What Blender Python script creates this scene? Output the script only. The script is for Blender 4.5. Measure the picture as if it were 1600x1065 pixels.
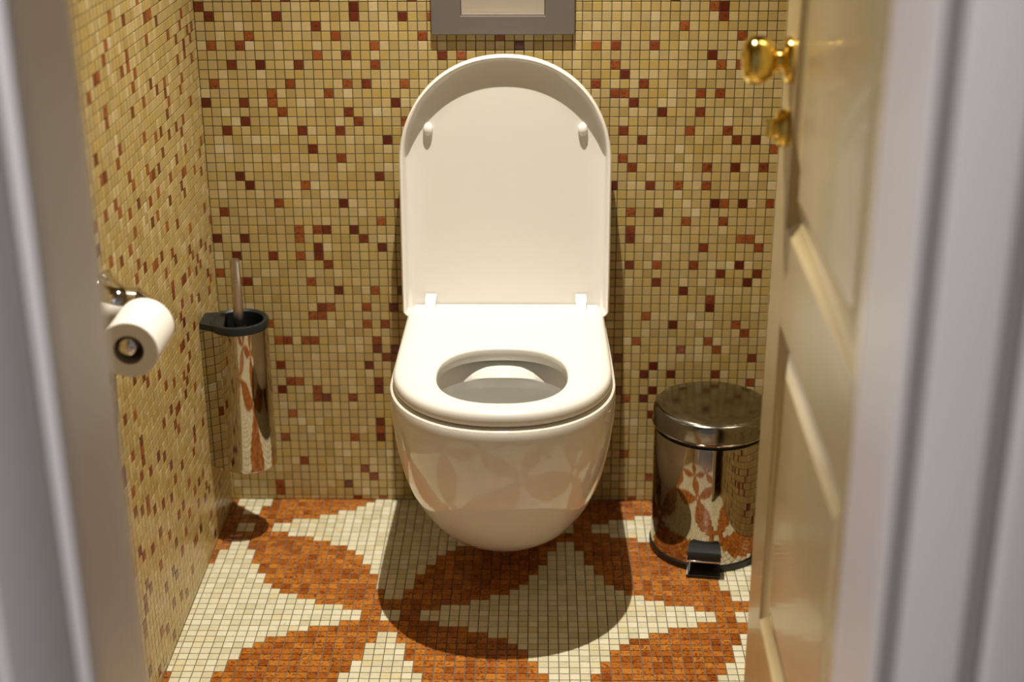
import bpy, math, random
import numpy as np
from mathutils import Vector, Matrix

# ------------------------------------------------------------------ scene reset
for o in list(bpy.data.objects):
    bpy.data.objects.remove(o)
scene = bpy.context.scene
C = scene.collection
random.seed(7)
rng = np.random.default_rng(7)
P = 1.0 / 60.0            # mosaic pitch (m)
XC = 32.3                 # columns from the left corner to the toilet axis

# ------------------------------------------------------------------ camera
F_PX, PITCH, YAW, ROLL = 2321.086, 0.3862, -0.0179, -0.0042
CAM = Vector((0.0513, -2.5643, 1.3767))
cp, sp, cy_, sy_ = math.cos(PITCH), math.sin(PITCH), math.cos(YAW), math.sin(YAW)
fwd = Vector((sy_ * cp, cy_ * cp, -sp)); rgt = Vector((cy_, -sy_, 0)); up = rgt.cross(fwd)
cr, sr = math.cos(ROLL), math.sin(ROLL)
rgt, up = cr * rgt + sr * up, -sr * rgt + cr * up
cam_d = bpy.data.cameras.new('camera')
cam = bpy.data.objects.new('camera', cam_d); C.objects.link(cam)
m3 = Matrix((rgt, up, -fwd)).transposed()
cam.matrix_world = Matrix.Translation(CAM) @ m3.to_4x4()
cam_d.sensor_fit = 'HORIZONTAL'; cam_d.sensor_width = 36.0
cam_d.lens = F_PX / 1600.0 * 36.0
cam_d.clip_start = 0.05
cam_d.dof.use_dof = True
cam_d.dof.focus_distance = 2.42
cam_d.dof.aperture_fstop = 2.4
scene.camera = cam

# ------------------------------------------------------------------ world, lamps, exposure
world = bpy.data.worlds.new('world'); scene.world = world
world.use_nodes = True
bg = world.node_tree.nodes['Background']
bg.inputs['Color'].default_value = (0.90, 0.91, 1.0, 1)     # even, dim daylight of the hall
bg.inputs['Strength'].default_value = 0.17
LAMP = Vector((-0.01, -0.48, 2.25))
def spot(name, loc, energy, size, blend, col, soft):
    d = bpy.data.lights.new(name, 'SPOT'); d.energy = energy; d.spot_size = math.radians(size); d.spot_blend = blend
    d.color = col; d.shadow_soft_size = soft
    o = bpy.data.objects.new(name, d); C.objects.link(o); o.location = loc
    return o
spot('downlight_lamp', LAMP, 212, 74, 1.0, (1.0, 0.905, 0.745), 0.009)
HALL = Vector((-1.10, -2.30, 2.26))
spot('added_hall_light', HALL, 110, 165, 0.5, (0.90, 0.90, 1.0), 0.05)  # unseen cool light added to bring out the bands on the door frame
vs = scene.view_settings
vs.view_transform = 'Standard'; vs.look = 'None'; vs.gamma = 1.0; vs.use_curve_mapping = False
vs.exposure = 0.0

# ------------------------------------------------------------------ materials
def mat(name, base, rough=0.5, metal=0.0, coat=0.0, spec=0.5, ior=1.45):
    m = bpy.data.materials.new(name); m.use_nodes = True
    b = m.node_tree.nodes['Principled BSDF']
    b.inputs['Base Color'].default_value = (*base, 1); b.inputs['Roughness'].default_value = rough
    b.inputs['Metallic'].default_value = metal; b.inputs['Coat Weight'].default_value = coat
    b.inputs['Coat Roughness'].default_value = 0.05
    b.inputs['Specular IOR Level'].default_value = spec; b.inputs['IOR'].default_value = ior
    return m
def nodes_of(m):
    return m.node_tree.nodes, m.node_tree.links, m.node_tree.nodes['Principled BSDF']
def noisy(m, scale, amount, rough_var=0.0, bump=0.0, stretch=None):
    """fine procedural variation of colour, gloss and relief"""
    n, l, b = nodes_of(m)
    tc = n.new('ShaderNodeTexCoord'); tx = n.new('ShaderNodeTexNoise')
    tx.inputs['Scale'].default_value = scale; tx.inputs['Detail'].default_value = 4
    src = tc.outputs['Object']
    if stretch:
        mp = n.new('ShaderNodeMapping'); mp.inputs['Scale'].default_value = stretch
        l.new(src, mp.inputs['Vector']); src = mp.outputs['Vector']
    l.new(src, tx.inputs['Vector'])
    base = b.inputs['Base Color'].default_value[:]
    mx = n.new('ShaderNodeMix'); mx.data_type = 'RGBA'
    mx.inputs['A'].default_value = tuple(c * (1 - amount) for c in base[:3]) + (1,)
    mx.inputs['B'].default_value = tuple(min(1, c * (1 + amount)) for c in base[:3]) + (1,)
    l.new(tx.outputs['Fac'], mx.inputs['Factor']); l.new(mx.outputs['Result'], b.inputs['Base Color'])
    if rough_var:
        r0 = b.inputs['Roughness'].default_value
        mr = n.new('ShaderNodeMapRange'); mr.inputs['To Min'].default_value = max(0, r0 - rough_var); mr.inputs['To Max'].default_value = r0 + rough_var
        l.new(tx.outputs['Fac'], mr.inputs['Value']); l.new(mr.outputs['Result'], b.inputs['Roughness'])
    if bump:
        bp = n.new('ShaderNodeBump'); bp.inputs['Strength'].default_value = bump; bp.inputs['Distance'].default_value = 0.001
        l.new(tx.outputs['Fac'], bp.inputs['Height']); l.new(bp.outputs['Normal'], b.inputs['Normal'])
    return m
def stone(name, off, ramp, rough, vein, vein_amt, patch_scale=140.0, lo=0.52, hi=0.72):
    """marble mosaic: a colour of its own for every cell, veins and specks inside it"""
    m = bpy.data.materials.new(name); m.use_nodes = True
    n, l, b = nodes_of(m)
    g = n.new('ShaderNodeNewGeometry')
    sc = n.new('ShaderNodeVectorMath'); sc.operation = 'MULTIPLY_ADD'
    sc.inputs[1].default_value = (1 / P,) * 3; sc.inputs[2].default_value = off
    l.new(g.outputs['Position'], sc.inputs[0])
    fl = n.new('ShaderNodeVectorMath'); fl.operation = 'FLOOR'; l.new(sc.outputs[0], fl.inputs[0])
    wn = n.new('ShaderNodeTexWhiteNoise'); l.new(fl.outputs[0], wn.inputs['Vector'])
    cr_ = n.new('ShaderNodeValToRGB'); e = cr_.color_ramp.elements
    while len(e) < len(ramp): e.new(0.5)
    for i, (p, c) in enumerate(ramp):
        e[i].position = p; e[i].color = (*c, 1)
    l.new(wn.outputs['Value'], cr_.inputs['Fac'])
    # offset the inner grain per cell so that it breaks at the joints
    ad = n.new('ShaderNodeVectorMath'); ad.operation = 'MULTIPLY_ADD'; ad.inputs[1].default_value = (3.7, 3.7, 3.7)
    l.new(wn.outputs['Color'], ad.inputs[0]); l.new(g.outputs['Position'], ad.inputs[2])
    nz = n.new('ShaderNodeTexNoise'); nz.inputs['Scale'].default_value = patch_scale; nz.inputs['Detail'].default_value = 5; nz.inputs['Distortion'].default_value = 1.2
    l.new(ad.outputs[0], nz.inputs['Vector'])
    mr = n.new('ShaderNodeMapRange'); mr.inputs['From Min'].default_value = lo; mr.inputs['From Max'].default_value = hi
    mr.inputs['To Min'].default_value = 0.0; mr.inputs['To Max'].default_value = vein_amt
    l.new(nz.outputs['Fac'], mr.inputs['Value'])
    mx = n.new('ShaderNodeMix'); mx.data_type = 'RGBA'; mx.inputs['B'].default_value = (*vein, 1)
    l.new(cr_.outputs['Color'], mx.inputs['A']); l.new(mr.outputs['Result'], mx.inputs['Factor'])
    l.new(mx.outputs['Result'], b.inputs['Base Color'])
    r2 = n.new('ShaderNodeMapRange'); r2.inputs['To Min'].default_value = rough - 0.05; r2.inputs['To Max'].default_value = rough + 0.10
    l.new(wn.outputs['Value'], r2.inputs['Value']); l.new(r2.outputs['Result'], b.inputs['Roughness'])
    b.inputs['Specular IOR Level'].default_value = 0.55
    return m

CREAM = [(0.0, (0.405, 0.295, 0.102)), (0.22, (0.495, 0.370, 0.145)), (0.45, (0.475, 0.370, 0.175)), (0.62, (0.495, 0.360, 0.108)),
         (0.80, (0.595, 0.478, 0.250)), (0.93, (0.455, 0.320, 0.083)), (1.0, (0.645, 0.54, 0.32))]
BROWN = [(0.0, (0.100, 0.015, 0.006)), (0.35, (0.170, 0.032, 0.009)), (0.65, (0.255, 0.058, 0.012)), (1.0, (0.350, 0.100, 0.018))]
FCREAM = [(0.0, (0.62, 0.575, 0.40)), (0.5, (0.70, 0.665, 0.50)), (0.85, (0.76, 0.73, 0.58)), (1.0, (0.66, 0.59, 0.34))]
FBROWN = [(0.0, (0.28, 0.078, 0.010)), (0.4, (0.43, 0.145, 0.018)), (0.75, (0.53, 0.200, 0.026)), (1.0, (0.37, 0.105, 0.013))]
OFF_B, OFF_L, OFF_F = (XC, 0.5, 0.5), (XC + 0.5, 0.0, 0.24), (XC - 0.59, 0.718, 0.5)
VC, VB = (0.42, 0.31, 0.15), (0.09, 0.012, 0.006)
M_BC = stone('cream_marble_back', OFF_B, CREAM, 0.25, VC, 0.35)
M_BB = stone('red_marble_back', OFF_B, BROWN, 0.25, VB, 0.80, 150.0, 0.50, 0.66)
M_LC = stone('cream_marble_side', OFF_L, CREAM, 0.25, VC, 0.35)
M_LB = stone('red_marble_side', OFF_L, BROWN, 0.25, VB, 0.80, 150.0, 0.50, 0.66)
M_FC = stone('cream_marble_floor', OFF_F, FCREAM, 0.25, (0.40, 0.33, 0.17), 0.55, 110.0, 0.58, 0.74)
M_FB = stone('red_marble_floor', OFF_F, FBROWN, 0.24, (0.14, 0.022, 0.006), 0.80, 150.0, 0.50, 0.62)
M_GROUT = noisy(mat('wall_grout', (0.085, 0.078, 0.045), 0.9), 220, 0.25)
M_FGROUT = noisy(mat('floor_grout', (0.160, 0.146, 0.112), 0.9), 220, 0.25)
M_CERAM = noisy(mat('glazed_ceramic', (0.80, 0.79, 0.76), 0.06, coat=0.4), 3, 0.01)
M_PLAST = noisy(mat('white_seat_plastic', (0.80, 0.79, 0.76), 0.28), 5, 0.01)
M_STEEL = noisy(mat('polished_steel', (0.48, 0.43, 0.36), 0.045, 1.0), 60, 0.05, 0.015)
M_STEELB = noisy(mat('brushed_steel', (0.60, 0.55, 0.49), 0.28, 1.0), 40, 0.08, 0.06, stretch=(1, 1, 0.05))
M_LIDST = noisy(mat('worn_lid_steel', (0.30, 0.29, 0.26), 0.16, 1.0), 25, 0.10, 0.05, 0.05)
M_CHROME = noisy(mat('chrome', (0.80, 0.79, 0.78), 0.05, 1.0), 60, 0.02)
M_BRASS = noisy(mat('polished_brass', (0.86, 0.63, 0.16), 0.10, 1.0), 50, 0.06, 0.02)
M_BLACK = noisy(mat('black_plastic', (0.012, 0.014, 0.014), 0.35), 40, 0.2)
M_DARK = noisy(mat('charcoal_plastic', (0.014, 0.018, 0.019), 0.35), 40, 0.2)
M_PAPER = noisy(mat('tissue_paper', (0.84, 0.83, 0.81), 0.95), 90, 0.03, bump=0.15)
M_CARD = noisy(mat('cardboard_core', (0.36, 0.30, 0.24), 0.9), 60, 0.1)
M_DOOR = noisy(mat('cream_gloss_paint', (0.50, 0.405, 0.225), 0.26, coat=0.2), 18, 0.02, 0.02)
M_TRIM = noisy(mat('white_trim_paint', (0.76, 0.715, 0.67), 0.34), 18, 0.02)
M_PLATE = noisy(mat('satin_metal_plate', (0.27, 0.245, 0.23), 0.42, 0.6), 70, 0.04)
M_BUTTON = noisy(mat('brushed_button', (0.86, 0.82, 0.76), 0.42, 0.75), 60, 0.05, stretch=(0.05, 1, 1))
M_PLASTER = noisy(mat('cream_plaster', (0.55, 0.50, 0.41), 0.8), 30, 0.03)
M_HALL = noisy(mat('hall_floor_boards', (0.30, 0.22, 0.15), 0.45), 12, 0.2, stretch=(8, 1, 1))
M_GAP = noisy(mat('dark_gap', (0.02, 0.018, 0.016), 0.6), 40, 0.2)
M_WATER = mat('water', (0.90, 0.92, 0.90), 0.02, ior=1.33)
M_WATER.node_tree.nodes['Principled BSDF'].inputs['Transmission Weight'].default_value = 0.9
M_LAMP = bpy.data.materials.new('lamp_glass'); M_LAMP.use_nodes = True
_b = M_LAMP.node_tree.nodes['Principled BSDF']; _b.inputs['Emission Color'].default_value = (1, 0.85, 0.62, 1); _b.inputs['Emission Strength'].default_value = 12

# ------------------------------------------------------------------ mesh helpers
class MB:
    def __init__(s): s.v = []; s.f = []
    def add(s, vs_, fs_):
        o = len(s.v); s.v += [tuple(p) for p in vs_]; s.f += [tuple(i + o for i in q) for q in fs_]; return s
    def box(s, x0, x1, y0, y1, z0, z1, b=0.0):
        if b <= 0:
            vs_ = [(x, y, z) for z in (z0, z1) for y in (y0, y1) for x in (x0, x1)]
            return s.add(vs_, [(0, 2, 3, 1), (4, 5, 7, 6), (0, 1, 5, 4), (2, 6, 7, 3), (0, 4, 6, 2), (1, 3, 7, 5)])
        import bmesh
        bm = bmesh.new(); bmesh.ops.create_cube(bm, size=1)
        for q in bm.verts:
            q.co = Vector(((x0 + x1) / 2 + q.co.x * (x1 - x0), (y0 + y1) / 2 + q.co.y * (y1 - y0), (z0 + z1) / 2 + q.co.z * (z1 - z0)))
        bmesh.ops.bevel(bm, geom=list(bm.edges), offset=b, segments=3, affect='EDGES', profile=0.5)
        bm.verts.ensure_lookup_table(); bm.verts.index_update()
        s.add([tuple(q.co) for q in bm.verts], [tuple(w.index for w in f.verts) for f in bm.faces]); bm.free(); return s
    def loft(s, rings, close=True, cap0=False, cap1=False, loop=False):
        n = len(rings[0]); o = len(s.v)
        for r in rings: s.v += [tuple(p) for p in r]
        R = len(rings)
        for i in range(R if loop else R - 1):
            a, b = o + i * n, o + ((i + 1) % R) * n
            for j in range(n if close else n - 1):
                k = (j + 1) % n
                s.f.append((a + j, a + k, b + k, b + j))
        if cap0: s.f.append(tuple(o + j for j in reversed(range(n))))
        if cap1: s.f.append(tuple(o + (R - 1) * n + j for j in range(n)))
        return s
    def lathe(s, prof, org=(0, 0, 0), axis='z', n=48, loop=False):
        """prof: (radius, along)"""
        rings = []
        for r, h in prof:
            ring = []
            for j in range(n):
                a = 2 * math.pi * j / n; c, d = r * math.cos(a), r * math.sin(a)
                p = {'z': (c, d, h), 'x': (h, c, d), 'y': (d, h, c)}[axis]
                ring.append((org[0] + p[0], org[1] + p[1], org[2] + p[2]))
            rings.append(ring)
        return s.loft(rings, loop=loop, cap0=(not loop and prof[0][0] > 1e-6), cap1=(not loop and prof[-1][0] > 1e-6))
    def tube(s, path, rad, n=16):
        path = [Vector(p) for p in path]; rings = []
        rads = rad if isinstance(rad, (list, tuple)) else [rad] * len(path)
        t0 = (path[1] - path[0]).normalized(); u = t0.orthogonal().normalized()
        for i, p in enumerate(path):
            t = (path[min(i + 1, len(path) - 1)] - path[max(i - 1, 0)]).normalized()
            u = (u - t * u.dot(t)).normalized(); w = t.cross(u)
            rings.append([p + rads[i] * (math.cos(2 * math.pi * j / n) * u + math.sin(2 * math.pi * j / n) * w) for j in range(n)])
        return s.loft(rings, cap0=True, cap1=True)
    def build(s, name, material, parent=None, smooth=35, fix=True):
        import bmesh
        me = bpy.data.meshes.new(name); me.from_pydata(s.v, [], s.f)
        if fix:
            bm = bmesh.new(); bm.from_mesh(me)
            bmesh.ops.remove_doubles(bm, verts=bm.verts, dist=1e-6)
            bmesh.ops.recalc_face_normals(bm, faces=bm.faces); bm.to_mesh(me); bm.free()
        me.materials.append(material)
        if smooth:
            me.polygons.foreach_set('use_smooth', [True] * len(me.polygons))
            me.set_sharp_from_angle(angle=math.radians(smooth))
        o = bpy.data.objects.new(name, me); C.objects.link(o)
        if parent: o.parent = parent
        return o
def empty(name, loc=(0, 0, 0), rz=0.0):
    o = bpy.data.objects.new(name, None); C.objects.link(o); o.location = loc; o.rotation_euler = (0, 0, rz); o.empty_display_size = 0.05
    return o
def tag(o, label=None, cat=None, group=None, kind=None):
    if label: o['label'] = label
    if cat: o['category'] = cat
    if group: o['group'] = group
    if kind: o['kind'] = kind
    return o

# ------------------------------------------------------------------ the shell
XL, XR = -XC * P, (65 - XC) * P
YF0, YF1 = -1.42, -1.55          # room side and hall side of the front wall
CEIL = 2.29
TH = 0.0014                      # tile face stands this far in front of the grout
OL, ORR, OH = -0.305, 0.320, 2.02   # door opening
wall_back = MB().box(XL - 0.1, XR + 0.1, TH, 0.12, -0.05, CEIL).build('wall_back', M_GROUT, smooth=0)
tag(wall_back, 'cream marble mosaic wall with scattered red tiles behind the toilet', kind='structure')
wall_left = MB().box(XL - 0.12, XL - TH, YF0, TH, -0.05, CEIL).build('wall_left', M_GROUT, smooth=0)
tag(wall_left, 'cream marble mosaic side wall with scattered red tiles behind the paper roll', kind='structure')
wall_right = MB().box(XR + TH, XR + 0.12, YF0, TH, -0.05, CEIL).build('wall_right', M_GROUT, smooth=0)
tag(wall_right, 'mosaic side wall hidden behind the open door', kind='structure')
floor = MB().box(XL - 0.1, XR + 0.1, YF0, 0.1, -0.06, -TH).build('floor', M_FGROUT, smooth=0)
tag(floor, 'marble mosaic floor with red petals on cream', kind='structure')
hall_ceiling = MB().box(-1.6, 1.6, -2.7, YF1, CEIL, CEIL + 0.08).build('ceiling_hall', M_PLASTER, smooth=0)
tag(hall_ceiling, 'plain hall ceiling outside the doorway, above the frame', kind='structure')
ceiling = MB().box(XL - 0.1, XR + 0.1, YF0, 0.1, CEIL, CEIL + 0.08).build('ceiling', M_PLASTER, smooth=0)
tag(ceiling, 'plain plaster ceiling above the frame', kind='structure')
fw = MB()
fw.box(-1.6, OL - 0.04, YF1, YF0, 0, CEIL + 0.08).box(ORR + 0.04, 1.6, YF1, YF0, 0, CEIL + 0.08).box(OL - 0.04, ORR + 0.04, YF1, YF0, OH + 0.04, CEIL + 0.08)
wall_front = fw.build('wall_front', M_PLASTER, smooth=0)
tag(wall_front, 'plastered front wall around the doorway', kind='structure')
hall = MB().box(-1.6, 1.6, -4.0, YF0, -0.06, -0.002).build('floor_hall', M_HALL, smooth=0)
tag(hall, 'dark boarded hall floor outside the doorway', kind='structure')

# door frame: jamb lining with rebate, moulded casing towards the hall
def jamb(name, x, s, label):
    """s=+1: lining grows towards +x"""
    m = MB()
    prof = [(0, YF1), (0.04, YF1), (0.04, YF0), (0.024, YF0), (0.024, YF0 - 0.042), (0, YF0 - 0.042)]
    # without the rebate the reveal would end short: keep the stop flush with the room face
    prof = [(0.0, YF1 + 0.003), (0.003, YF1), (0.04, YF1), (0.04, YF0), (0.003, YF0), (0.0, YF0 - 0.003)]
    rings = [[(x + s * px, py, z) for px, py in prof] for z in (0.0, OH)]
    m.loft(rings, cap0=True, cap1=True)
    root = m.build(name, M_TRIM, smooth=25)
    cs = MB()
    cp_ = [(0.0008, YF1), (0.0008, -1.559), (0.003, -1.562), (0.006, -1.5605), (0.017, -1.5525), (0.019, -1.5525), (0.0205, -1.558), (0.024, -1.562),
           (0.056, -1.580), (0.060, -1.5815), (0.063, -1.580), (0.078, -1.5685), (0.080, -1.5685), (0.082, -1.575), (0.086, -1.580), (0.110, -1.590), (0.116, -1.590), (0.119, -1.587), (0.119, YF1)]
    cs.loft([[(x + s * px, py, z) for px, py in cp_] for z in (0.0, OH + 0.05)], cap0=True, cap1=True)
    cs.build('casing', M_TRIM, root, smooth=25)
    tag(root, label, kind='structure')
    return root
jamb('trim_1', OL, -1, 'white painted door jamb and casing on the left, out of focus')
jamb('trim_2', ORR, 1, 'white painted door jamb and moulded casing on the right, out of focus')
hd = MB().box(OL - 0.04, ORR + 0.04, YF1, YF0, OH, OH + 0.04).build('trim_3', M_TRIM, smooth=0)
tag(hd, 'white painted door head above the frame', kind='structure')

# ------------------------------------------------------------------ toilet
TX = -0.004
def dring(w, yf, yb, y0, n, z, wb, N=44, M=8):
    pts = []
    for i in range(M):
        t = i / M; s = t * t * (3 - 2 * t); pts.append((wb + (w - wb) * s, yb + (y0 - yb) * t))
    for i in range(N + 1):
        a = math.pi * i / N; c, s = math.cos(a), math.sin(a)
        pts.append((w * math.copysign(abs(c) ** (2 / n), c), y0 + (yf - y0) * abs(s) ** (2 / n)))
    for i in range(M - 1, -1, -1):
        t = i / M; s = t * t * (3 - 2 * t); pts.append((-(wb + (w - wb) * s), yb + (y0 - yb) * t))
    return [(x, y, z) for x, y in pts]
def oval(cyy, a, b, n, z, N):
    """ring with the same vertex order as dring: right back -> front -> left back"""
    pts = []
    for i in range(N):
        t = math.pi / 2 - 2 * math.pi * (i + 0.5) / N
        c, s = math.cos(t), math.sin(t)
        pts.append((a * math.copysign(abs(c) ** (2 / n), c), cyy + b * math.copysign(abs(s) ** (2 / n), s), z))
    return pts
def resample(ring, N):
    """closed polyline resampled to N points, starting at the back centre on the right side"""
    q = [Vector(p) for p in ring]
    z = q[0].z
    start = Vector((0, q[0].y, z)); q = [start] + q + [start]
    L = [0]
    for i in range(1, len(q)): L.append(L[-1] + (q[i] - q[i - 1]).length)
    out = []; k = 1
    for i in range(N):
        d = L[-1] * (i + 0.5) / N
        while L[k] < d: k += 1
        t = (d - L[k - 1]) / max(1e-9, L[k] - L[k - 1]); out.append(tuple(q[k - 1].lerp(q[k], t)))
    return out
def match(ring, ref_oval_center, N):
    """resample by polar angle about a centre so that rings of different outline join cleanly"""
    cx, cyy = 0.0, ref_oval_center
    q = [Vector(p) for p in ring]; z = q[0].z; n = len(q); out = []
    for i in range(N):
        t = math.pi / 2 - 2 * math.pi * (i + 0.5) / N
        d = Vector((math.cos(t), math.sin(t))); best = None
        for j in range(n):
            a, b = q[j], q[(j + 1) % n]
            ax, ay, bx, by = a.x - cx, a.y - cyy, b.x - cx, b.y - cyy
            den = d.x * (by - ay) - d.y * (bx - ax)
            if abs(den) < 1e-12: continue
            s = (d.y * ax - d.x * ay) / -den if False else (d.x * -ay + d.y * ax) / den
            if -1e-6 <= s <= 1 + 1e-6:
                r = (ax + s * (bx - ax)) * d.x + (ay + s * (by - ay)) * d.y
                if r > 0 and (best is None or r > best): best = r
        out.append((cx + best * d.x, cyy + best * d.y, z))
    return out

toilet = empty('toilet', (TX, 0, 0))
tag(toilet, 'white wall-hung toilet with its seat down and lid raised', 'toilet')
tab = [(.397, .184, -.527, -.33, 2.15, .178), (.390, .1848, -.5295, -.33, 2.15, .178), (.375, .185, -.530, -.33, 2.15, .178), (.34, .1838, -.526, -.32, 2.15, .176),
       (.30, .1800, -.516, -.31, 2.15, .170), (.26, .1745, -.502, -.30, 2.15, .162), (.22, .167, -.481, -.285, 2.15, .152), (.18, .156, -.453, -.265, 2.15, .140),
       (.14, .140, -.418, -.24, 2.15, .125), (.11, .123, -.384, -.22, 2.15, .110), (.085, .101, -.345, -.20, 2.1, .09), (.068, .076, -.302, -.18, 2.1, .07), (.059, .046, -.250, -.16, 2.1, .045), (.056, .012, -.20, -.16, 2.1, .012)]
def spline(tb, K):
    T = np.array(tb, float); n = len(T); out = []
    for i in range(n - 1):
        p0, p1, p2, p3 = T[max(i - 1, 0)], T[i], T[i + 1], T[min(i + 2, n - 1)]
        for k in range(K):
            t = k / K
            out.append(0.5 * ((2 * p1) + (-p0 + p2) * t + (2 * p0 - 5 * p1 + 4 * p2 - p3) * t * t + (-p0 + 3 * p1 - 3 * p2 + p3) * t ** 3))
    out.append(T[-1]); return out
NB = 96
CO = -0.365
outer = [resample(dring(r[1], r[2], -0.001, r[3], r[4], r[0], r[5]), NB) for r in spline(tab, 3)]
top = match(dring(.184, -.527, -.001, -.33, 2.15, .397, .178), CO, NB)
bowl = MB()
bowl.loft(outer, cap1=True)
# rim, lip and inner basin
inner = [top, match(dring(.179, -.522, -.004, -.33, 2.15, .401, .173), CO, NB)]
def bulge(ring, amt):      # the glazed spreader at the back of the basin
    return [(x, y - amt * math.exp(-(x / .056) ** 2) if y > -.36 else y, z + (.42 * amt * math.exp(-(x / .056) ** 2) if y > -.36 else 0)) for x, y, z in ring]
inner += [oval(-.367, .131, .130, 2.5, .401, NB), oval(-.367, .127, .125, 2.5, .397, NB), bulge(oval(-.369, .123, .120, 2.4, .388, NB), .018), bulge(oval(-.371, .120, .117, 2.3, .3705, NB), .036), bulge(oval(-.371, .1195, .1165, 2.3, .3680, NB), .035), bulge(oval(-.371, .1205, .1175, 2.3, .3660, NB), .022),
          oval(-.372, .124, .121, 2.3, .350, NB), oval(-.372, .122, .119, 2.3, .320, NB), oval(-.368, .112, .112, 2.2, .28, NB), oval(-.362, .094, .098, 2.1, .24, NB), oval(-.355, .072, .080, 2.0, .20, NB), oval(-.345, .05, .058, 2.0, .165, NB), oval(-.345, .03, .035, 2.0, .15, NB)]
bowl.loft(inner, cap1=True)
bowl.build('bowl', M_CERAM, toilet, smooth=40)
wat = MB()
wat.loft([oval(-.3608, .0905, .0945, 2.1, .2345, 64)], cap1=True)
wat.build('water', M_WATER, toilet, smooth=0, fix=False)

# seat ring
def seat_outer(d, z):
    return match(dring(.1785 - d, -.524 + d, -.062 + min(d, .004), -.335, 2.15, z, .1755 - d), CO, NB)
def seat_inner(d, z):
    return oval(-.3735, .1050 + d, .1100 + d, 2.35, z, NB)
ST, SB = .428, .4045
sec = [seat_inner(.003, SB), seat_inner(0.0, SB + .003), seat_inner(.0, ST - .004), seat_inner(.0006, ST - .0020), seat_inner(.002, ST - .0006), seat_inner(.0042, ST), seat_inner(.02, ST),
       seat_outer(.018, ST), seat_outer(.010, ST - .0003), seat_outer(.0055, ST - .0018), seat_outer(.0022, ST - .0048), seat_outer(.0005, ST - .0095), seat_outer(.0, ST - .014), seat_outer(.0, SB + .004), seat_outer(.003, SB), seat_outer(.02, SB)]
seat = MB().loft(sec, loop=True).build('seat', M_PLAST, toilet, smooth=50)
for sx in (-1, 1):
    for yy in (-.16, -.44):
        MB().box(sx * (.150 if yy > -.3 else .105) - .012, sx * (.150 if yy > -.3 else .105) + .012, yy - .008, yy + .008, .4005, .4055, .002).build('seat_buffer', M_PLAST, seat, smooth=30)

# lid: local frame, u across, v up along the lid, w towards the room
lid = empty('lid', (0, -.050, .416)); lid.parent = toilet
lid.rotation_euler = (math.radians(-3.2), 0, 0)
def lidring(d, w, hw=.1845, H=.459, s=.188):
    pts = []
    a, z0, ztop = hw - d, H - s, H - d
    pts.append((a - .006, 0.0 + min(d, .002)))
    for i in range(7):
        t = i / 6; pts.append((a, .008 + (z0 - .008) * t))
    for i in range(1, 48):
        th = math.pi * i / 48; c, sn = math.cos(th), math.sin(th)
        pts.append((a * math.copysign(abs(c) ** (2 / 2.1), c), z0 + (ztop - z0) * abs(sn) ** (2 / 2.1)))
    for i in range(6, -1, -1):
        t = i / 6; pts.append((-a, .008 + (z0 - .008) * t))
    pts.append((-a + .006, 0.0 + min(d, .002)))
    return [(x, -w * (1 + (.85 * (1 - z / H) if w > .0055 else 0)), z) for x, z in pts]
LD = .0245
rl = [lidring(.0, .002), lidring(.0, LD - .003), lidring(.0012, LD - .0008), lidring(.003, LD), lidring(.0055, LD - .0008), lidring(.007, LD - .003),
      lidring(.0085, .0095), lidring(.0105, .0062), lidring(.015, .005), lidring(.06, .005), lidring(.12, .005)]
lm = MB()
lm.loft(rl, cap1=True)
lm.loft([lidring(.0, .002), lidring(.002, 0.0)], cap1=True)
lid_shell = lm.build('lid_shell', M_PLAST, lid, smooth=40)
for sx in (-1, 1):
    b = MB().lathe([(0.0001, .0125), (.004, .0120), (.0070, .0100), (.0085, .0070), (.0088, .003), (.0092, .0)], axis='z', n=24)
    # teardrop foot below the dome
    bo = b.build('bumper', M_PLAST, lid, smooth=60)
    bo.rotation_euler = (math.radians(90), 0, 0); bo.location = (sx * .1345, -.004, .330); bo.scale = (0.95, 1.25, 1)
# hinges and rear bridge
MB().loft([[(-.127 + d, y0, z), (.127 - d, y0, z), (.127 - d, -.0565, z), (-.127 + d, -.0565, z)] for d, y0, z in ((0, -.085, .408), (0, -.085, .4270), (.0008, -.085, .4282))], cap0=True, cap1=True).build('seat_bridge', M_PLAST, toilet, smooth=20)
for sx in (-1, 1):
    h = MB()
    x = sx * .1345
    secs = []
    for z, w, y0, y1 in ((.420, .0072, -.097, -.0555), (.4285, .0078, -.096, -.0555), (.438, .0085, -.086, -.0555), (.4455, .0095, -.078, -.0555), (.448, .0092, -.075, -.0555)):
        secs.append([(x - w, y0, z), (x + w, y0, z), (x + w, y1, z), (x - w, y1, z)])
    h.loft(secs, cap0=True, cap1=True)
    h.build('hinge', M_PLAST, toilet, smooth=30)

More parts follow.
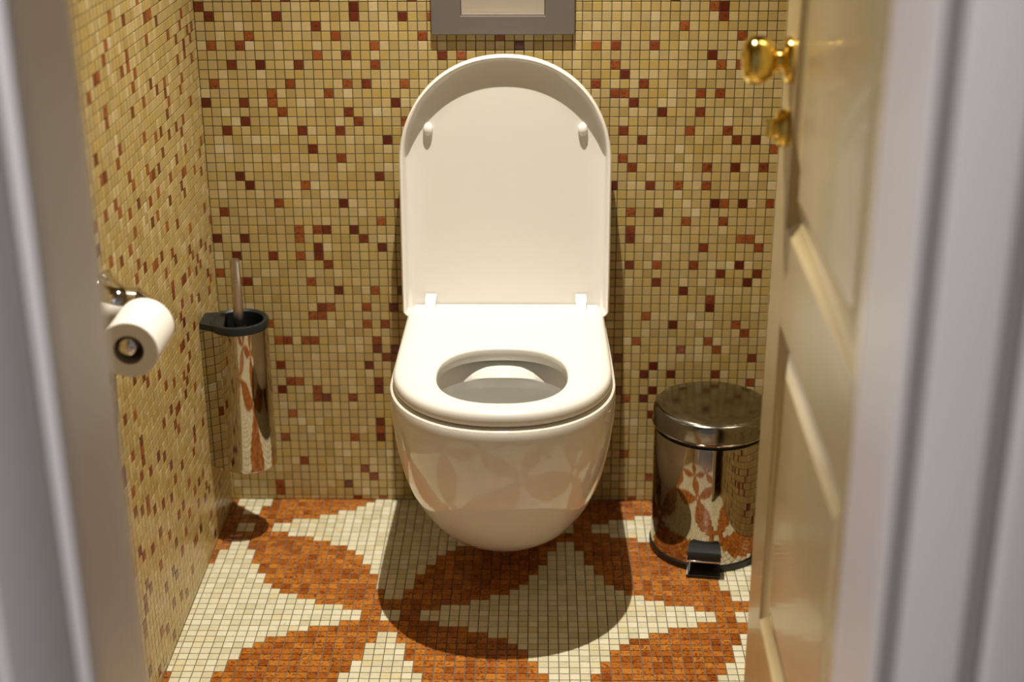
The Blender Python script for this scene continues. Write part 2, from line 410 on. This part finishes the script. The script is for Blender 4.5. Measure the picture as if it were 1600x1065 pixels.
# ------------------------------------------------------------------ flush plate
fp = empty('flush_plate', (-.0078, 0, .9035))
tag(fp, 'grey satin metal flush plate with a bright push button above the lid', 'flush plate')
W2, FH = .123, .164
BX, BZ0, BZ1 = .072, .0325, .1315
pm = MB()
def rect(x, z0, z1, y): return [(-x, y, z0), (x, y, z0), (x, y, z1), (-x, y, z1)]
pm.loft([rect(W2 - .001, .001, FH - .001, -.001), rect(W2, 0, FH, -.003), rect(W2, 0, FH, -.0085), rect(W2 - .0016, .0016, FH - .0016, -.0105),
         rect(BX + .0012, BZ0 - .0012, BZ1 + .0012, -.0105), rect(BX, BZ0, BZ1, -.0100), rect(BX, BZ0, BZ1, -.004)], cap0=True, cap1=True)
pm.build('frame_plate', M_PLATE, fp, smooth=20)
bt = MB()
sec2 = []
for k in range(13):
    t = k / 12; z = BZ0 + .0013 + t * (BZ1 - BZ0 - .0026); y = -.0060 - .0085 * math.sin(math.pi * t)
    sec2.append([(-BX + .0012, -.004, z), (BX - .0012, -.004, z), (BX - .0012, y, z), (-BX + .0012, y, z)])
bt.loft(sec2, cap0=True, cap1=True)
tag(bt.build('push_button', M_BUTTON, fp, smooth=30), 'bright brushed metal push button')

# ------------------------------------------------------------------ pedal bin
BINX, BINY, BR = .363, -.166, .1010
pb = empty('pedal_bin', (BINX, BINY, 0))
tag(pb, 'polished steel pedal bin standing between the toilet and the door', 'bin')
MB().lathe([(BR - .012, .0), (BR + .0018, .0), (BR + .0026, .002), (BR + .0026, .012), (BR + .0012, .0135), (BR - .006, .0135)], n=72).build('base_ring', M_BLACK, pb)
MB().lathe([(BR, .012), (BR, .016), (BR + .0004, .2365), (BR - .0006, .2392), (BR - .004, .2392)], n=96).build('body', M_STEEL, pb)
MB().lathe([(BR - .0045, .237), (BR - .0045, .252)], n=72).build('liner_rim', M_BLACK, pb)
bl = MB().lathe([(BR - .006, .2500), (BR + .0018, .2495), (BR + .0034, .2515), (BR + .0032, .2725), (BR + .0018, .2785), (BR - .0020, .2828), (BR - .0080, .2852), (.070, .2880), (.040, .2897), (.0001, .2903)], n=96).build('lid', M_LIDST, pb)
MB().lathe([(BR + .0018, .2482), (BR + .0044, .2482), (BR + .0048, .2500), (BR + .0030, .2512)], n=96).build('lid_bead', M_STEEL, bl)
pd = math.radians(-98)   # the pedal points to the room
pr = empty('pedal', (0, 0, 0)); pr.parent = pb; pr.rotation_euler = (0, 0, pd + math.pi / 2)
m = MB()
def prow(y, zc, hw, hh): return [(-hw, y, zc - hh), (hw, y, zc - hh), (hw, y, zc + hh), (-hw, y, zc + hh)]
m.loft([prow(-BR + .004, .0535, .0265, .0040), prow(-BR - .008, .0520, .0280, .0042), prow(-BR - .018, .0485, .0290, .0046), prow(-BR - .0225, .0450, .0290, .0066), prow(-BR - .0245, .0428, .0285, .0062), prow(-BR - .0248, .0425, .0275, .0052)], cap0=True, cap1=True)
m.build('pedal_tread', M_DARK, pr, smooth=30)
m = MB()
m.box(-.0305, .0305, -BR - .0268, -BR - .0235, .0335, .0368, .0009).box(-.0305, -.0288, -BR - .025, -BR + .0, .0345, .0368, .0006).box(.0288, .0305, -BR - .025, -BR + .0, .0345, .0368, .0006)
m.box(-.0305, -.0290, -BR - .0268, -BR - .0235, .0335, .0465, .0006).box(.0290, .0305, -BR - .0268, -BR - .0235, .0335, .0465, .0006)
tag(m.build('pedal_edge', M_CHROME, pr, smooth=30), 'bright chrome edge of the pedal')
m = MB()
for k in range(11):
    x = -.021 + k * .0036
    m.box(x - .0009, x + .0009, -BR - .0254, -BR - .0244, .0385, .0430 if k % 3 else .0445)
m.build('pedal_embossing', M_BLACK, pr, smooth=0)
m = MB()
m.loft([prow(-BR + .004, .0105, .0270, .0100), prow(-BR - .008, .0080, .0285, .0075), prow(-BR - .023, .0036, .0300, .0031), prow(-BR - .024, .0032, .0295, .0026)], cap0=True, cap1=True)
m.build('pedal_foot', M_BLACK, pr, smooth=30)
m = MB().box(-.022, .022, BR - .004, BR + .012, .225, .262, .003)
m.build('lid_hinge', M_BLACK, pb, smooth=30)

# ------------------------------------------------------------------ toilet brush and its wall holder
HX, HY, HR, HB, HT = -.4715, -.140, .0495, .150, .4260
bh = empty('brush_holder', (HX, HY, HB))
tag(bh, 'polished steel brush holder with a black rim on the left wall', 'brush holder')
h = HT - HB
MB().lathe([(.0001, 0), (HR - .006, 0), (HR - .002, .001), (HR, .004), (HR, h - .004), (HR - .0015, h - .004), (HR - .0015, .004), (.0001, .003)], n=96).build('can', M_STEEL, bh)
MB().lathe([(HR - .0075, .06), (HR - .0075, h + .004), (HR - .0035, h + .007), (HR + .001, h + .006), (HR + .0022, h + .003), (HR + .0022, h - .0075), (HR + .0005, h - .008), (HR - .0022, h - .006), (HR - .0022, .06)], n=72, loop=True).build('rim', M_DARK, bh)
MB().lathe([(.0001, .062), (HR - .0074, .062), (HR - .0074, .066), (.0001, .066)], n=48).build('liner_bottom', M_STEELB, bh)
wx = XL - HX
br = MB()
br.loft([[(wx + .0008, -.0215, z), (wx + .0008, .0300, z), (-.030, .036, z), (-.020, -.0440, z)] for z in (h - .006, h + .005)], cap0=True, cap1=True)
br.build('bracket_top', M_DARK, bh, smooth=20)
br = MB()
br.loft([[(wx + .0008, -.0205, z), (wx + .0008, .0290, z), (-.034, .034, z), (-.030, -.0390, z)] for z in (.002, h - .006)], cap0=True, cap1=True)
br.build('bracket_body', M_STEEL, bh, smooth=20)
sc_ = MB().lathe([(.0001, -.004), (.003, -.004), (.0035, -.003), (.0035, .0)], axis='z', n=16).build('screw', M_CHROME, bh); sc_.location = (-.048, -.024, .003)
tb = empty('toilet_brush', (HX, HY - .001, HB + .07))
tag(tb, 'steel-handled toilet brush standing in the wall holder', 'brush')
MB().lathe([(.0001, .0), (.028, .004), (.034, .02), (.034, .075), (.028, .09), (.0001, .092)], n=32).build('bristle_head', M_BLACK, tb)
MB().lathe([(.0001, .088), (.0125, .089), (.0125, h - .07 - .012), (.010, h - .07 - .006), (.0001, h - .07 - .004)], n=32).build('ferrule', M_BLACK, tb)
MB().lathe([(.0095, h - .07 - .008), (.0092, .26), (.0084, .318), (.0080, .3205), (.0074, .322), (.0001, .3215)], n=40).build('handle', M_STEELB, tb)

# ------------------------------------------------------------------ paper roll and its holder
RX, RZ, RY0, RY1, RR, RC = -.4800, .6420, -.785, -.692, .0385, .0195
hol = empty('paper_holder', (XL, -.672, RZ + .002))
tag(hol, 'chrome toilet paper holder with a flared wall flange on the left wall', 'paper holder')
dx = RX - XL
PZ = .016
fl_ = MB().lathe([(.0480, .0005), (.0480, .003), (.0440, .0055), (.0345, .0110), (.0285, .018), (.0250, .026), (.0235, .036), (.0230, .046)], axis='x', n=48).build('flange', M_CHROME, hol); fl_.location = (0, 0, PZ)
arc = [(.040, 0, PZ), (dx - .022, 0, PZ)]
for k in range(1, 9):
    a = math.pi / 2 * k / 8; arc.append((dx - .022 + .022 * math.sin(a), -.022 + .022 * math.cos(a), PZ * (1 - (k / 8) ** 2)))
arc += [(dx, -.06, 0), (dx, -.108, 0), (dx, -.117, 0), (dx, -.121, 0)]
MB().tube(arc, [.0228, .0224] + [.0215 - .0010 * k for k in range(8)] + [.0138, .0136, .011, .005], 24).build('arm', M_CHROME, hol)
rol = empty('toilet_paper_roll', (RX, (RY0 + RY1) / 2, RZ - (RC - .0139) + .002))
tag(rol, 'white toilet paper roll hanging on the chrome arm', 'paper roll')
hl = (RY1 - RY0) / 2
MB().lathe([(RC + .0006, -hl), (RR - .001, -hl), (RR, -hl + .001), (RR, hl - .001), (RR - .001, hl), (RC + .0006, hl)], axis='y', n=64, loop=True).build('paper', M_PAPER, rol)
MB().lathe([(RC, -hl + .0005), (RC + .0007, -hl + .0005), (RC + .0007, hl - .0005), (RC, hl - .0005)], axis='y', n=48, loop=True).build('cardboard_core', M_CARD, rol)

# ------------------------------------------------------------------ door leaf (hinged on the right, standing open)
A = 0.02
YH, YE = -1.400, -0.7335
def door_x(y): return .355 + math.sin(A) * (y + .76)
door = empty('door_1', (door_x(YH), YH, 0)); door.rotation_euler = (0, 0, -A)
# local: y along the leaf from hinge to latch edge, -x is the face seen, +x the back
tag(door, 'cream painted panel door standing open on the right', kind='structure')
DL, DT, DZ0, DZ1 = YE - YH, .040, .012, 2.00
SW = .1040
zr = [(DZ0, .268), (.700, .822), (1.86, DZ1)]
def dpart(name, y0, y1, z0, z1): MB().box(0, DT, y0, y1, z0, z1, .0012).build(name, M_DOOR, door, smooth=12)
dpart('stile', 0, SW, DZ0, DZ1); dpart('stile', DL - SW, DL, DZ0, DZ1)
for a, b in zr: dpart('rail', SW, DL - SW, a, b)
def frame_ring(y0, y1, z0, z1, d, x): return [(x, y0 + d, z0 + d), (x, y1 - d, z0 + d), (x, y1 - d, z1 - d), (x, y0 + d, z1 - d)]
for (z0, z1) in ((.268, .700), (.822, 1.86)):
    y0, y1 = SW, DL - SW
    # moulding: proud bead on the frame, cove into the recess
    for fx, sgn in ((0.0, 1), (DT, -1)):
        mo = MB()
        mo.loft([frame_ring(y0, y1, z0, z1, d, fx + sgn * x) for d, x in ((-.001, .0005), (.002, .0005), (.004, .0025), (.0055, .0035), (.016, .0105), (.018, .0112), (.018, .018), (-.001, .018))], loop=True)
        mo.build('moulding', M_DOOR, door, smooth=28)
    pn = MB()
    pn.loft([frame_ring(y0, y1, z0, z1, d, x) for d, x in ((.010, .020), (.010, .0125), (.0195, .0125), (.0205, .0118), (.050, .0050), (.0515, .0042))], cap0=False, cap1=True)
    pn.loft([frame_ring(y0, y1, z0, z1, d, DT - x) for d, x in ((.010, .020), (.010, .0125), (.0195, .0125), (.0205, .0118), (.050, .0050), (.0515, .0042))], cap0=False, cap1=True)
    pn.build('panel', M_DOOR, door, smooth=4)
# brass knob, turn and faces (axis -x)
KY = DL - .064
def lx(prof, y, z, name, material, parent, n=48):
    o = MB().lathe([(r, -h_) for r, h_ in prof], axis='x', n=n).build(name, material, parent, smooth=50); o.location = (0, y, z); return o
kn = empty('door_knob', (0, KY, 1.019)); kn.parent = door; kn['label'] = 'polished brass door knob'
lx([(.0001, 0), (.0275, 0), (.0285, .002), (.0280, .006), (.0235, .010), (.0195, .0112), (.0001, .0112)], 0, 0, 'rosette', M_BRASS, kn)
lx([(.0120, .010), (.0130, .0125), (.0110, .015), (.0112, .018), (.0150, .0200), (.0205, .0230), (.0250, .0275), (.0282, .0340), (.0292, .0410), (.0285, .0475), (.0258, .0535), (.0215, .0570), (.0150, .0592), (.0080, .0600), (.0001, .0602)], 0, 0, 'knob_grip', M_BRASS, kn)
lk = empty('privacy_turn', (0, KY + .004, .936)); lk.parent = door; lk['label'] = 'brass privacy turn below the knob'
lx([(.0001, 0), (.0225, 0), (.0232, .002), (.0228, .009), (.0195, .0125), (.0180, .0120), (.0175, .009), (.0001, .009)], 0, 0, 'turn_ring', M_BRASS, lk)
lx([(.0001, .008), (.0120, .008), (.0125, .014), (.0105, .0165), (.0001, .0170)], 0, 0, 'turn_disc', M_BRASS, lk)
tbm = MB().box(-.026, -.0155, -.0035, .0035, -.0115, .0115, .002).build('thumb_bar', M_BRASS, lk, smooth=40)
lt = MB().box(.008, .032, DL - .002, DL + .0012, .95, 1.11, .0006); lt.build('latch_plate', M_BRASS, door, smooth=30)

# ------------------------------------------------------------------ ceiling downlight above the toilet, and an added fitting for the hall light
for lp, lab in ((LAMP, 'small recessed ceiling downlight above the toilet, out of frame'), (HALL, 'recessed ceiling downlight in the hall outside the doorway, out of frame')):
  dl = empty('ceiling_downlight', (lp.x, lp.y, CEIL))
  tag(dl, lab, 'ceiling lamp')
  MB().lathe([(.034, -.001), (.045, -.001), (.046, -.004), (.043, -.007), (.036, -.007), (.034, -.004)], n=48, loop=True).build('trim_ring', M_CHROME, dl)
  MB().lathe([(.0001, -.0012), (.033, -.0012), (.033, -.003), (.0001, -.003)], n=40).build('lamp_disc', M_LAMP, dl)

# ------------------------------------------------------------------ mosaic tiles
BACK_RED = {-1:[6,9,12,22,49],0:[0,16,53,54],1:[1,8,16,21,24,54],2:[12,50],3:[5,14,23,31,56],4:[1,4,18,33,41,43,47],5:[12,15,25,27,53],6:[3,6,10,18,43,54,56],7:[44],8:[1,9,15,17,21,46],9:[7,13,43,44,52,54],10:[0,4,7,20,45],11:[8,15,48,52],12:[4,16,21],13:[2,10,14,44,51,55],14:[19,46,56,58],15:[11,60],16:[14,44],17:[45,53,56,59],18:[3,18],19:[4,10,43,47,50,53],21:[7,14,20,54,55,57,60],22:[1,45,48],23:[18,51,55],24:[9,11,12,15,45],25:[0,3,9,16,45,57,58],26:[11,18,53,59],27:[2,6,9,11],28:[12,45,48,52,57],29:[0,55,59],30:[2,3,10,48,58],31:[13,17,20,51],32:[54],33:[11,12,16,19,54],34:[10,11,47],35:[5,16,18,50,57],36:[58],37:[6,7,9,10,17,46,54],38:[17,19,51,55],39:[18,19,44,59],40:[6,16,48],41:[47,50,55],42:[7,8,17,59],43:[6,10,17,44,48],44:[10,11,14,45,47],46:[7,48],47:[17],48:[17],49:[6,14,17],51:[45],52:[8],53:[15],54:[16,48],55:[5,13],56:[5],57:[14,17,46]}
LEFT_RED = {-5:[29,30,36],-4:[22],-3:[18,21,38],-2:[13,16,30,31],-1:[14,17,29,36],0:[5,19,26,35,36],1:[6,11,26,28,38],2:[1,3,8,24],3:[2,5,25,34],4:[5,8,19,34],5:[2,14,17,22,26],6:[7,14,38],7:[8,13,31],8:[14,23,32,36,37],9:[4,17,19],10:[8,11,14,29],11:[9,17,23,28,34,37],12:[19,21,22,33],13:[8,12,27,30],14:[1,15,20,23],15:[2,9,10,29,37],16:[5,11,16,21,23,31,34],17:[2,10],18:[18,29],19:[14,27,30],20:[21,23,24],21:[2,9,17],22:[16,20],23:[0,10],24:[5,9,18],25:[3,7,11,13,14,18,37],26:[1,6,8],27:[15,34],28:[3,11,16,31],29:[2,8,15,30,38],30:[3,26,35],31:[11,14,16,17],32:[24],33:[14,21,34,37],34:[15,17,34],35:[16,23,26,34],36:[17,20,21,35,38],37:[13,22,29,32],38:[21,27,38],39:[34,36],40:[25,34],41:[15,32],42:[11,15,21,24,29,38],43:[16,26,37],44:[31,34],45:[19],46:[22,24,28,37],47:[13,15,17,32,36,38],48:[20,26,38],49:[12,16,22,39],50:[11,13,24,28,31,39],51:[27],52:[6,16,18,19],53:[11,29,34],54:[21,26,32,39],55:[5,24],56:[10,30,36]}
TB = [3, 5, 8, 10, 12, 13, 14, 14, 15, 15, 16, 16, 16, 17, 17, 18, 18, 18]
def floor_red(i, j):
    u = i % 36; u = u if u < 18 else 35 - u
    v = j % 36; v = v if v < 18 else 35 - v
    if (u, v) in ((0, 0), (17, 17)): return False
    return u < TB[v] and v < TB[u]
JT = 0.00155               # joint
def tile_mesh(name, material):
    """unit tile: face at +z = 0, sides down to the grout, edges eased"""
    s, c = (P - JT) / 2, 0.0004
    v = [(sx * (s - c), sy * (s - c), 0) for sx, sy in ((-1, -1), (1, -1), (1, 1), (-1, 1))] + [(sx * s, sy * s, -c * 0.7) for sx, sy in ((-1, -1), (1, -1), (1, 1), (-1, 1))] + \
        [(sx * s, sy * s, -0.003) for sx, sy in ((-1, -1), (1, -1), (1, 1), (-1, 1))]
    f = [(0, 1, 2, 3)] + [(4 + k, 4 + (k + 1) % 4, (k + 1) % 4, k) for k in range(4)] + [(8 + k, 8 + (k + 1) % 4, 4 + (k + 1) % 4, 4 + k) for k in range(4)]
    me = bpy.data.meshes.new(name); me.from_pydata(v, [], f); me.materials.append(material); me.update()
    return me
# a surface: origin + a*U + b*V, normal N. cells: (a0,a1,b0,b1,red)
def surface(parent, O, U, V, cells, mc, mb, keep, label_part):
    O, U, V = Vector(O), Vector(U), Vector(V); N = U.cross(V)
    basis = Matrix((U, V, N)).transposed().to_4x4()
    bpy.context.view_layer.update()
    dg = bpy.context.evaluated_depsgraph_get()
    info = []
    if keep:
        for idx, (a0, a1, b0, b1, red) in enumerate(cells):
            if (a1 - a0) < P * 0.98 or (b1 - b0) < P * 0.98: continue
            c = O + U * ((a0 + a1) / 2) + V * ((b0 + b1) / 2)
            d = c - CAM; z = d.dot(fwd)
            if z <= 0: continue
            px, py = 800 + F_PX * d.dot(rgt) / z, 532.5 - F_PX * d.dot(up) / z
            if not (4 < px < 1596 and 4 < py < 1061): continue
            ok = True
            for oa, ob in ((0, 0), (.4, .4), (-.4, -.4)):
                q = c + U * (oa * P) + V * (ob * P); dd = q - CAM; L = dd.length
                hit, loc, *_ = scene.ray_cast(dg, CAM, dd.normalized(), distance=L - 0.006)
                if hit: ok = False; break
            if not ok: continue
            info.append((abs(d.normalized().dot(N)) / (z * z), idx))
        info.sort(reverse=True); info = info[:keep]
    chosen = {i for _, i in info}
    meshes = {False: tile_mesh('mosaic_tile_cream', mc), True: tile_mesh('mosaic_tile_red', mb)}
    verts, faces, mi = [], [], []
    c = 0.0004
    for idx, (a0, a1, b0, b1, red) in enumerate(cells):
        tilt = rng.normal(0, 0.0025, 2); dz = rng.normal(0, 0.00010)
        if idx in chosen:
            o = bpy.data.objects.new('tile', meshes[red]); C.objects.link(o)
            ctr = O + U * ((a0 + a1) / 2) + V * ((b0 + b1) / 2) + N * dz
            o.matrix_world = Matrix.Translation(ctr) @ basis @ Matrix.Rotation(tilt[0], 4, 'X') @ Matrix.Rotation(tilt[1], 4, 'Y')
            o.parent = parent
            continue
        ha, hb = (a1 - a0 - JT) / 2, (b1 - b0 - JT) / 2
        if ha < 0.0012 or hb < 0.0012: continue
        ca, cb = (a0 + a1) / 2, (b0 + b1) / 2; k0 = len(verts)
        for (ia, ib, h_) in ((ha - c, hb - c, 0), (ha, hb, -c * .7), (ha, hb, -.003)):
            for sx, sy in ((-1, -1), (1, -1), (1, 1), (-1, 1)):
                la, lb = sx * ia, sy * ib
                hh = h_ + dz + (lb * tilt[0] - la * tilt[1] if h_ > -.002 else 0)
                verts.append(O + U * (ca + la) + V * (cb + lb) + N * hh)
        faces.append((k0, k0 + 1, k0 + 2, k0 + 3))
        for k in range(4):
            e = (k + 1) % 4
            faces.append((k0 + 4 + k, k0 + 4 + e, k0 + e, k0 + k)); faces.append((k0 + 8 + k, k0 + 8 + e, k0 + 4 + e, k0 + 4 + k))
        mi += [1 if red else 0] * 9
    me = bpy.data.meshes.new(label_part); me.from_pydata(verts, [], faces)
    me.materials.append(mc); me.materials.append(mb); me.polygons.foreach_set('material_index', mi); me.update()
    o = bpy.data.objects.new(label_part, me); C.objects.link(o); o.parent = parent; o['kind'] = 'stuff'
    return o
def cells_back():
    out = []; top_r = int(57.5 - CEIL / P) - 1
    for r in range(top_r, 58):
        z1, z0 = (57.5 - r) * P, max(0.0, (56.5 - r) * P)
        if z1 > CEIL: z1 = CEIL
        for c in range(65):
            red = c in BACK_RED.get(r, ()) if r >= -1 else random.random() < .07
            if r >= -1 and 25 <= c <= 42 and r > 6 and not red: red = random.random() < .06
            if r >= -1 and c > 60 and not red: red = random.random() < .07
            out.append((c * P, (c + 1) * P, z0, z1, red))
    return out
def cells_side(redmap, seed):
    out = []; R_ = random.Random(seed); top_r = int(57.5 - CEIL / P) - 1; nc = int(-YF0 / P)
    for r in range(top_r, 59):
        z1, z0 = min(CEIL, (57.5 - r + .26) * P), max(0.0, (56.5 - r + .26) * P)
        if z1 <= 0.001: continue
        for k in range(nc + 1):
            k1 = min((k + 1) * P, -YF0)
            rnd = R_.random() < .075
            red = (k in redmap.get(r, ())) if redmap is not None and r >= 0 and k < 40 else rnd
            out.append((k * P, k1, z0, z1, red))
    return out
def cells_floor():
    out = []
    for ci in range(-1, 66):
        x0, x1 = max(0.0, (ci + .59) * P), min(65 * P, (ci + 1.59) * P)
        for rj in range(-2, 86):
            y0, y1 = max(0.0, (1.718 + rj) * P), min(-YF0, (2.718 + rj) * P)
            if y1 <= y0 or x1 <= x0: continue
            out.append((x0, x1, y0, y1, floor_red(ci - 20, rj - 23)))
    return out
def swap(cs): return [(b0, b1, a0, a1, r) for a0, a1, b0, b1, r in cs]
jobs = []
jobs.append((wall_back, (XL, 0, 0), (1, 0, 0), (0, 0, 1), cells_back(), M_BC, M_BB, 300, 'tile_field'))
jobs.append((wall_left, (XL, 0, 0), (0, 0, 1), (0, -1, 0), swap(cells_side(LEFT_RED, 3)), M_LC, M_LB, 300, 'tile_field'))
jobs.append((floor, (XL, 0, 0), (0, -1, 0), (1, 0, 0), swap(cells_floor()), M_FC, M_FB, 300, 'tile_field'))
jobs.append((wall_right, (XR, 0, 0), (0, -1, 0), (0, 0, 1), cells_side(None, 5), M_LC, M_LB, 0, 'tile_field'))
for j in jobs: surface(*j)
